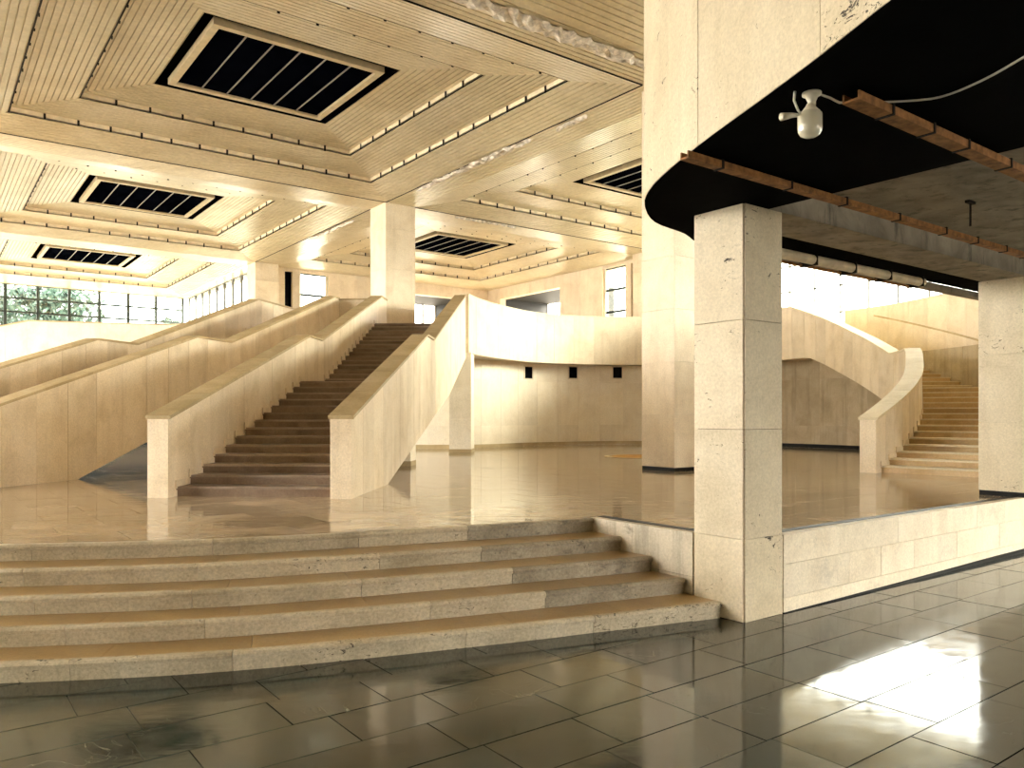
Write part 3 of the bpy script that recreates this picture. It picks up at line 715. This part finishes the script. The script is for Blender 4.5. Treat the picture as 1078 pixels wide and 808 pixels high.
und = Path([(-24, 31), (-13, 29.6), (-8.5, 27.0)])
wall_left = empty('wall_left', kind='structure', label='dark wall in the undercroft below the left staircase', category='wall')
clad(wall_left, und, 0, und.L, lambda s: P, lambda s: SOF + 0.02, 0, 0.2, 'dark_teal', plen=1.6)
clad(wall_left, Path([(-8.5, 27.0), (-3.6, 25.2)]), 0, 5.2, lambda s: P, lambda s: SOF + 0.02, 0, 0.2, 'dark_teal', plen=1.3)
wall_under = empty('wall_undercroft', kind='structure', label='curved pale wall with three square vents below the gallery', category='wall')
upth = Path([(-3.6, 25.2), (-1.2, 25.5), (0.6, 27.3), (2.9, 28.7), (4.9, 29.0), (7.0, 28.3), (9.0, 26.8), (10.6, 24.5), (11.7, 21.6), (11.9, 19.0)], smooth=True)
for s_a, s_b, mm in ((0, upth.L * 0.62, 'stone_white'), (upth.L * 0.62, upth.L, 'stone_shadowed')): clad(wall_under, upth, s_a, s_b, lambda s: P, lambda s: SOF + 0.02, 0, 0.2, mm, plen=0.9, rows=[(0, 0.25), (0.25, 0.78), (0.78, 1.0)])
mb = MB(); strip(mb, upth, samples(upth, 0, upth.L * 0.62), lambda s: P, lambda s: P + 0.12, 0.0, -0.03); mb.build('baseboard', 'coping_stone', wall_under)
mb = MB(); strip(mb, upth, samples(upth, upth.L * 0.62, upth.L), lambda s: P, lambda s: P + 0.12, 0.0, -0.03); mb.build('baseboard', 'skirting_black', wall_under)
for px in (556, 602.5, 650):
    s = min((i * 0.05 for i in range(int(upth.L / 0.05))), key=lambda q: abs(539 + F * upth.at(q).x / upth.at(q).y - px) + (0 if 3 < q < 16 else 999))
    t = empty('square_vent', label={556: 'leftmost', 602.5: 'middle', 650: 'rightmost'}[px] + ' small square black vent under the gallery', category='vent', group='square vents under the gallery')
    zc = EYE + 45.0 / F * upth.at(s).y
    mb = MB(); strip(mb, upth, [s - 0.17, s + 0.17], lambda q: zc - 0.2, lambda q: zc + 0.2, -0.006, 0.01); mb.build('vent_opening', 'void_black', t)
    for a, b, za, zb in ((s - 0.21, s - 0.17, -0.24, 0.24), (s + 0.17, s + 0.21, -0.24, 0.24), (s - 0.17, s + 0.17, 0.2, 0.24), (s - 0.17, s + 0.17, -0.24, -0.2)):
        mb = MB(); strip(mb, upth, [a, b], lambda q: zc + za, lambda q: zc + zb, -0.02, 0.01); mb.build('vent_frame', 'travertine', t)

# ---- middle staircase
def straight_stair(name, label, cx, cy, slope, half, th, lower, landing, upper, zt_tab, zb_tab, mat_step, mat_wall, mat_cop, ext=(0, 0), ends=(12.4, 12.4), skirt=True):
    t = empty(name, label=label, category='staircase')
    d = Vector((slope, 1)).normalized(); r = Vector((d.y, -d.x)); o = Vector((cx, cy))
    def at(q, off): p = o + d * q + r * off; return (p.x, p.y)
    t0, n1, tr1 = lower; lt = landing; n2, tr2 = upper
    fr = [t0 + tr1 * k for k in range(n1)]; z = [P + 0.1223 * (k + 1) for k in range(n1)]
    u0 = fr[-1] + lt
    fr += [u0 + tr2 * k for k in range(n2)]; z += [P + 0.1223 * (n1 + k + 1) for k in range(n2)]
    stairs(t, lambda q: at(q, -half), lambda q: at(q, half), fr, z, mat_step, 0 if skirt else None, mat_wall, tend=fr[-1] + 1.2)
    zt = lin(zt_tab); zb = lin(zb_tab); br = [a for a, _ in zt_tab] + [a for a, _ in zb_tab]
    for sd, end in ((-1, ends[0]), (1, ends[1])):
        pth = Path([at(0, sd * half), at(end, sd * half)])
        clad(t, pth, 0.0, pth.L, zb, zt, 0.0, -sd * th, mat_wall, plen=0.62, breaks=br, coping=mat_cop)
    # sloping underside between the walls
    ss = [a for a, _ in zb_tab if a > 1.5] + [zb_tab[-1][0] + 0.001]
    vs = []; 
    for q in ss: vs += [(*at(q, -half), zb(q) + 0.06), (*at(q, half), zb(q) + 0.06)]
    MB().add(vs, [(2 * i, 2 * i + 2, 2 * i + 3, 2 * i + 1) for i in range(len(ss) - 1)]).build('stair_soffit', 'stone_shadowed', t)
    return at
MZT = [(0, 1.70), (5.75, 3.32), (6.6, 3.32), (12.2, 5.08), (14, 5.08)]
MZB = [(0, P), (2.15, P), (9.0, 2.25), (12.6, 3.45), (16, 3.54)]
at_m = straight_stair('staircase', 'middle straight staircase of dark worn steps between two stone parapets', -3.355, 10.06, 0.0592, 1.055, 0.27,
    (0.25, 14, 0.378), 1.65, (15, 0.325), MZT, MZB, 'stair_dark', 'travertine_warm', 'coping_stone', ends=(12.9, 12.35))
LZT = [(0, 1.70), (5.33, 3.34), (6.56, 3.34), (11.7, 5.09), (15.5, 5.09)]
LZB = [(0, P), (2.1, P), (3.7, 1.22), (11.8, 3.45), (15.5, 3.54)]
dd = Vector((0.2287, 1)).normalized(); rr_ = Vector((dd.y, -dd.x)); oo = Vector((-7.64, 11.0)) - rr_ * (0.27 + 1.055)
straight_stair('staircase', 'left straight staircase, its broad parapet running out of the picture', oo.x, oo.y, 0.2287, 1.055, 0.27,
    (0.25, 14, 0.378), 1.65, (15, 0.325), LZT, LZB, 'stair_dark', 'travertine_warm', 'coping_stone', ends=(15.0, 12.0))
# short wall closing the gap between the two heads of stairs
clad(gallery, Path([(-5.05, 22.7), (-3.95, 22.6)]), 0, 1.1, lambda s: SOF, lambda s: 5.05, 0, 0.2, 'travertine_warm', plen=0.55, coping='coping_stone')
# piers carrying the middle stair
def pier(x0, x1, y0, y1, z1, label):
    t = empty('stair_pier', label=label, category='pier')
    for k in range(3):
        a, b = P + (z1 - P) * k / 3, P + (z1 - P) * (k + 1) / 3
        MB().prism([(x0, y0), (x1, y0), (x1 + .05, y1), (x0 + .05, y1)], a + 0.002, b - 0.002).build('cladding_panel', 'stone_white', t)
    MB().prism([(x0 - .01, y0 - .01), (x1 + .01, y0 - .01), (x1 + .06, y1), (x0 + .04, y1)], P, P + 0.1).build('skirting', 'coping_stone', t)
pier(-1.78, -1.16, 22.4, 23.2, SOF, 'broad pale pier under the head of the middle staircase')
pier(-2.75, -2.12, 16.5, 17.0, 1.60, 'low pier in shadow under the middle staircase')
# ---- far-left gallery parapet (third staircase going down to the left)
far_gal = empty('far_staircase', label='far-left stone parapet of a third staircase in front of the glazing', category='staircase')
fp = Path([(-24.5, 25.5), (-20.5, 27.9), (-17.6, 28.7), (-13.0, 29.9), (-10.2, 29.2)])
clad(far_gal, fp, 0, fp.L, lin([(0, P), (4.0, 2.4), (fp.s[2], SOF), (30, SOF)]), lin([(0, 3.2), (fp.s[1], 4.4), (fp.s[2], PTOP), (30, PTOP)]), 0, 0.27, 'travertine_warm', plen=0.7, breaks=fp.s, coping='coping_stone')

# ---- curved staircase at right
spiral = empty('staircase', label='curved staircase of golden stone steps winding up behind the right pillar', category='staircase')
sp = Path(SPI, smooth=True, ds=0.15); SL = sp.L
k1 = sp.nearest_s((9.5, 19.1)); k2 = sp.nearest_s((9.79, 20.5))
zt_s = lin([(0, 1.66), (k1, 3.32), (k2, 3.32), (SL, 5.12)])
zb_s = lin([(0, P), (0.9, P), (k1, 1.75), (k2, 2.0), (SL - 0.6, SOF), (SL, SOF)])
clad(spiral, sp, 0.0, SL, zb_s, zt_s, 0.0, -0.30, 'travertine_warm', plen=0.45, breaks=[k1, k2], coping='coping_pale', cop_len=0.9, cop_h=0.05)
WID = 2.55
lo = lambda q: sp.off(max(0, min(SL, q)), -0.30)
ro = lambda q: sp.off(max(0, min(SL, q)), -0.30 - WID)
n1 = 14; f1 = [0.25 + (k1 - 0.55) * k / (n1 - 1) for k in range(n1)]
n2 = 15; f2 = [k2 + (SL - k2 - 0.1) * k / (n2 - 1) for k in range(n2)]
stairs(spiral, lo, ro, f1 + f2, [P + 0.1223 * (k + 1) for k in range(29)], 'stair_gold', 0, 'travertine_warm', tend=SL, tread_mat='coping_pale')
# outer wall with its handrail groove
so = Path([(lambda q: ro(q))(SL * i / 40.0) for i in range(41)], smooth=True, ds=0.15); OL = so.L
def oz(y_tab): return y_tab
ztread = lin([(0, P + 0.12), (OL * k1 / SL, 2.40), (OL * k2 / SL, 2.52), (OL, 4.24)])
zt_o = lambda s: min(5.25, ztread(s) + 2.15)
clad(spiral, so, 0.0, OL, lambda s: P, zt_o, 0.0, -0.27, 'travertine_warm', plen=0.8, breaks=[OL * k1 / SL, OL * k2 / SL], coping='coping_pale', cop_h=0.03, cop_over=0.01)
mb = MB(); strip(mb, so, samples(so, 0.2, OL * 0.93, ds=0.2), lambda s: ztread(s) + 1.02, lambda s: ztread(s) + 1.07, 0.0, 0.03); mb.build('handrail_ledge', 'coping_stone', spiral)
for k, q in enumerate(f1 + f2):
    a = Vector(ro(q - 0.05)); b = Vector(ro(q + 0.22)); c = Vector(lo(q + 0.22)); d = Vector(lo(q - 0.05)); z = P + 0.1223 * (k + 1); e = 0.03 / WID
    MB().prism([tuple(a), tuple(a + (d - a) * e), tuple(b + (c - b) * e), tuple(b)], z - 0.02, z + 0.11).build('skirting_block', 'travertine_warm', spiral)

# ---- near balcony on the front pillar
BAL = [(4.2, -2.2), (3.2, -0.6), (2.45, 0.9), (1.98, 2.1), (1.68, 3.2), (1.53, 3.97), (1.40, 4.55), (1.25, 5.19), (1.14, 5.8), (1.09, 6.3), (1.13, 6.75), (1.32, 7.33), (1.70, 7.80), W(6.5, 5.41), W(7.4, 5.47), W(14, 5.47)]
balcony = empty('balcony', label='near balcony with a tall rounded stone parapet and soot-black underside', category='balcony')
bp = Path(BAL, smooth=True, ds=0.15)
clad(balcony, bp, 0, bp.L - 4.0, lambda s: SOF + 0.004, lambda s: 5.45, 0.0, -0.19, 'travertine_pitted', plen=1.3, name='parapet_panel')
inner = [tuple(bp.off(s, -0.005)) for s in [bp.L * i / 500 for i in range(501)]]
cant = [q for q in inner if (0.8 * q[0] + 0.6 * q[1]) < 5.9]
i0 = inner.index(cant[0]); 
# soot-black cantilever: everything of the plan left of the pillar's middle line u = 5.9
ua = 5.9
vs_in = [q for q in inner if CU * q[0] + SU * q[1] <= 6.7]
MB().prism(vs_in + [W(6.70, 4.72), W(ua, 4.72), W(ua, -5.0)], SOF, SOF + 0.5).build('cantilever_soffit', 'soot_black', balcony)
MB().ubox(ua, 22, -5, 4.15, 3.80, 4.04).build('floor_slab', 'concrete_stained', balcony)
MB().ubox(6.104 - 0.2, 22, 4.152, 4.70, SOF, 4.04).build('concrete_beam', 'concrete_stained', balcony)
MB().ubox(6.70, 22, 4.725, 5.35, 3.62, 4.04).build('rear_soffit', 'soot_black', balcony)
MB().ubox(6.70, 22, 5.355, 5.47, SOF - 0.01, 3.62).build('rear_edge_beam', 'concrete_stained', balcony)
MB().ubox(11.9, 22, 1.6, 2.1, SOF, 3.80).build('cross_beam', 'concrete_stained', balcony)

# ---- outdoors
MB().prism([(-120, -80), (120, -80), (120, 160), (-120, 160)], -0.6, -0.3).build('ground', 'paving_outside', kind='structure', label='pale paving outside the building', category='ground')
def tree(x, y, h, r, label, seed):
    rg = random.Random(seed); t = empty('tree', label=label, category='tree', group='trees outside the glazed wall')
    t.location = (x, y, -0.3)
    MB().tube([(0, 0, 0), (0.1, 0.05, h * 0.3), (0.0, 0.1, h * 0.55), (0.1, 0, h * 0.85)], [0.22, 0.17, 0.12, 0.04], 8).build('trunk', 'bark', t)
    mb = MB()
    for k in range(7):
        a = rg.uniform(0, 6.28); z = h * rg.uniform(0.35, 0.7); l = r * rg.uniform(0.5, 0.85)
        mb.tube([(0, 0, z), (l * .5 * math.cos(a), l * .5 * math.sin(a), z + l * .35), (l * math.cos(a), l * math.sin(a), z + l * .6)], [0.07, 0.045, 0.015], 6)
    mb.build('branches', 'bark', t)
    mb = MB()
    for k in range(5200):
        d = Vector((rg.gauss(0, 1), rg.gauss(0, 1), rg.gauss(0, 1))).normalized() * (rg.random() ** 0.4)
        lump = 1 + 0.3 * math.sin(3 * d.x + seed) * math.cos(4 * d.y) + 0.2 * math.sin(5 * d.z)
        p = Vector((d.x * r * lump, d.y * r * lump, h * 0.68 + d.z * h * 0.33 * lump)); s = rg.uniform(0.16, 0.34)
        a = Vector((rg.gauss(0, 1), rg.gauss(0, 1), rg.gauss(0, 1))).normalized(); b = a.cross(Vector((rg.gauss(0, 1), rg.gauss(0, 1), rg.gauss(0, 1)))).normalized()
        mb.add([p - a * s, p + b * s * .5, p + a * s, p - b * s * .5], [(0, 1, 2, 3)])
    mb.build('foliage', 'leaf', t, kind='stuff')
tree(-37.5, 48, 11.0, 2.8, 'green tree outside the leftmost panes', 3)
tree(-31.2, 53, 11.5, 2.7, 'pale green tree outside the second panes from the left', 5)
tree(-24.6, 57, 8.8, 2.2, 'small tree outside near the corner of the glazing', 8)

# ================================================================ OBJECTS
# ---- rusty channel rails under the balcony
def rail(v, u0, u1, z, label, wdt=0.07, h=0.05):
    t = empty('rusty_rail', label=label, category='rail')
    MB().ubox(u0, u1, v - wdt / 2, v + wdt / 2, z, z + 0.012).build('web', 'rust', t)
    MB().ubox(u0, u1, v - wdt / 2, v - wdt / 2 + 0.010, z + 0.012, z + h).build('flange', 'rust', t)
    MB().ubox(u0, u1, v + wdt / 2 - 0.010, v + wdt / 2, z + 0.012, z + h).build('flange', 'rust', t)
    u = u0 + 0.35
    while u < u1:
        (MB().ubox(u, u + 0.022, v - wdt / 2 - 0.006, v + wdt / 2 + 0.006, z - 0.006, z + h + 0.01) if u > 5.9 else MB().ubox(u, u + 0.022, v - wdt / 2 - 0.006, v + wdt / 2 + 0.006, z - 0.006, z + h + 0.008)).build('clamp', 'bracket_dark', t); u += random.uniform(0.45, 0.9)
rail(3.56, 4.12, 13.5, 3.475, 'long rusty rail under the balcony running past the front pillar')
rail(2.36, 4.10, 12.0, 3.475, 'rusty rail under the balcony starting beside the bulb lamp', 0.10)
t = empty('pale_pipe', label='pale pipe with thin rods behind the concrete beam', category='pipe')
def up(u, v, z): return (*W(u, v), z)
MB().tube([up(6.3, 5.0, 3.47), up(10.4, 5.0, 3.47)], 0.055, 12).build('pipe', 'pipe_pale', t, smooth=False)
MB().tube([up(6.3, 5.14, 3.43), up(10.4, 5.14, 3.43)], 0.018, 8).build('rod', 'rust', t)
for q in range(6): MB().ubox(6.3 + q * 0.8, 6.32 + q * 0.8, 4.94, 5.16, 3.405, 3.535).build('clamp', 'bracket_dark', t)
t = empty('hanging_bolt', label='black T-shaped bolt hanging from the concrete slab', category='bolt')
hb = W(8.05, 3.42)
MB().tube([(hb[0], hb[1], 3.80), (hb[0], hb[1], 3.56)], 0.010, 8).build('rod', 'bracket_dark', t)
MB().ubox(7.98, 8.12, 3.40, 3.44, 3.775, 3.80).build('plate', 'bracket_dark', t)

# ---- bulb lamp under the balcony
lx, ly = 1.665, 4.39
lamp = empty('bulb_lamp', label='white glass bulb lamp hanging under the black balcony', category='lamp')
MB().lathe([(0.0, 0.0), (0.052, 0.0), (0.052, -0.012), (0.034, -0.022), (0.022, -0.05), (0.022, -0.07)], (lx, ly, SOF), 20).build('ceramic_base', 'ceramic', lamp, smooth=True)
MB().lathe([(0.020, -0.062), (0.026, -0.075), (0.045, -0.10), (0.052, -0.105), (0.052, -0.118), (0.0, -0.118)], (lx - 0.008, ly, SOF), 20).build('socket', 'ceramic', lamp, smooth=True)
MB().lathe([(0.050, -0.108), (0.064, -0.118), (0.066, -0.125), (0.066, -0.195), (0.063, -0.215), (0.053, -0.232), (0.034, -0.243), (0.0, -0.248)], (lx - 0.010, ly, SOF), 24).build('glass_jar', 'bulb_glass', lamp, smooth=True)
MB().tube([(lx + 0.02, ly, SOF - 0.005), (lx + 0.012, ly - 0.01, SOF + 0.0), (lx + 0.01, ly - 0.02, SOF - 0.008)], 0.005, 6).build('lead', 'cable_white', lamp)
sock = empty('loose_socket', label='empty lamp socket dangling on a wire left of the bulb', category='socket')
MB().tube([(lx - 0.10, ly - 0.02, SOF), (lx - 0.105, ly - 0.02, SOF - 0.05), (lx - 0.085, ly - 0.02, SOF - 0.10), (lx - 0.07, ly - 0.02, SOF - 0.125), (lx - 0.09, ly - 0.02, SOF - 0.135)], 0.007, 8).build('wire', 'cable_white', sock, smooth=True)
MB().tube([(lx - 0.085, ly - 0.02, SOF - 0.132), (lx - 0.12, ly - 0.03, SOF - 0.135), (lx - 0.15, ly - 0.035, SOF - 0.142), (lx - 0.185, ly - 0.045, SOF - 0.15)], [0.010, 0.014, 0.018, 0.022], 12).build('holder', 'ceramic', sock, smooth=True)
cab = empty('electric_cable', label='white cable running right from the bulb lamp along the black underside', category='cable')
cpx = [(862, 99), (874, 103), (884, 108), (893, 107), (920, 107.5), (950, 106.5), (980, 104), (1000, 99), (1020, 91), (1045, 79), (1078, 60), (1130, 30), (1200, -5)]
pts = []
for i, (x, y) in enumerate(cpx):
    Y = F * (SOF - 0.008 - EYE) / (437 - y); pts.append(((x - 539) / F * Y, Y, SOF - 0.008))
sm = Path(pts, smooth=True, ds=0.05)
MB().tube([(q.x, q.y, SOF - 0.008) for q in sm.p], 0.0065, 8).build('cable', 'cable_white', cab, smooth=True)

# ---- torn lining hanging from the ceiling beams
torn(U0 - 5.8, V0 - BV - 0.1, U0 - 0.7, V0 - BV - 0.15, 0.42, 40)
torn(U0 - 0.42, V0 - 7.4, U0 - 0.42, V0 - 2.2, 0.28, 36)
torn(U0 - 0.35, V0 - 9.2, U0 - 0.35, V0 - 8.2, 0.22, 10)
torn(U0 - 0.35, V0 + 2.0, U0 - 0.35, V0 + 5.5, 0.22, 24)
torn(U0 + 2.0, V0 - 0.42, U0 + 4.4, V0 - 0.42, 0.15, 18)
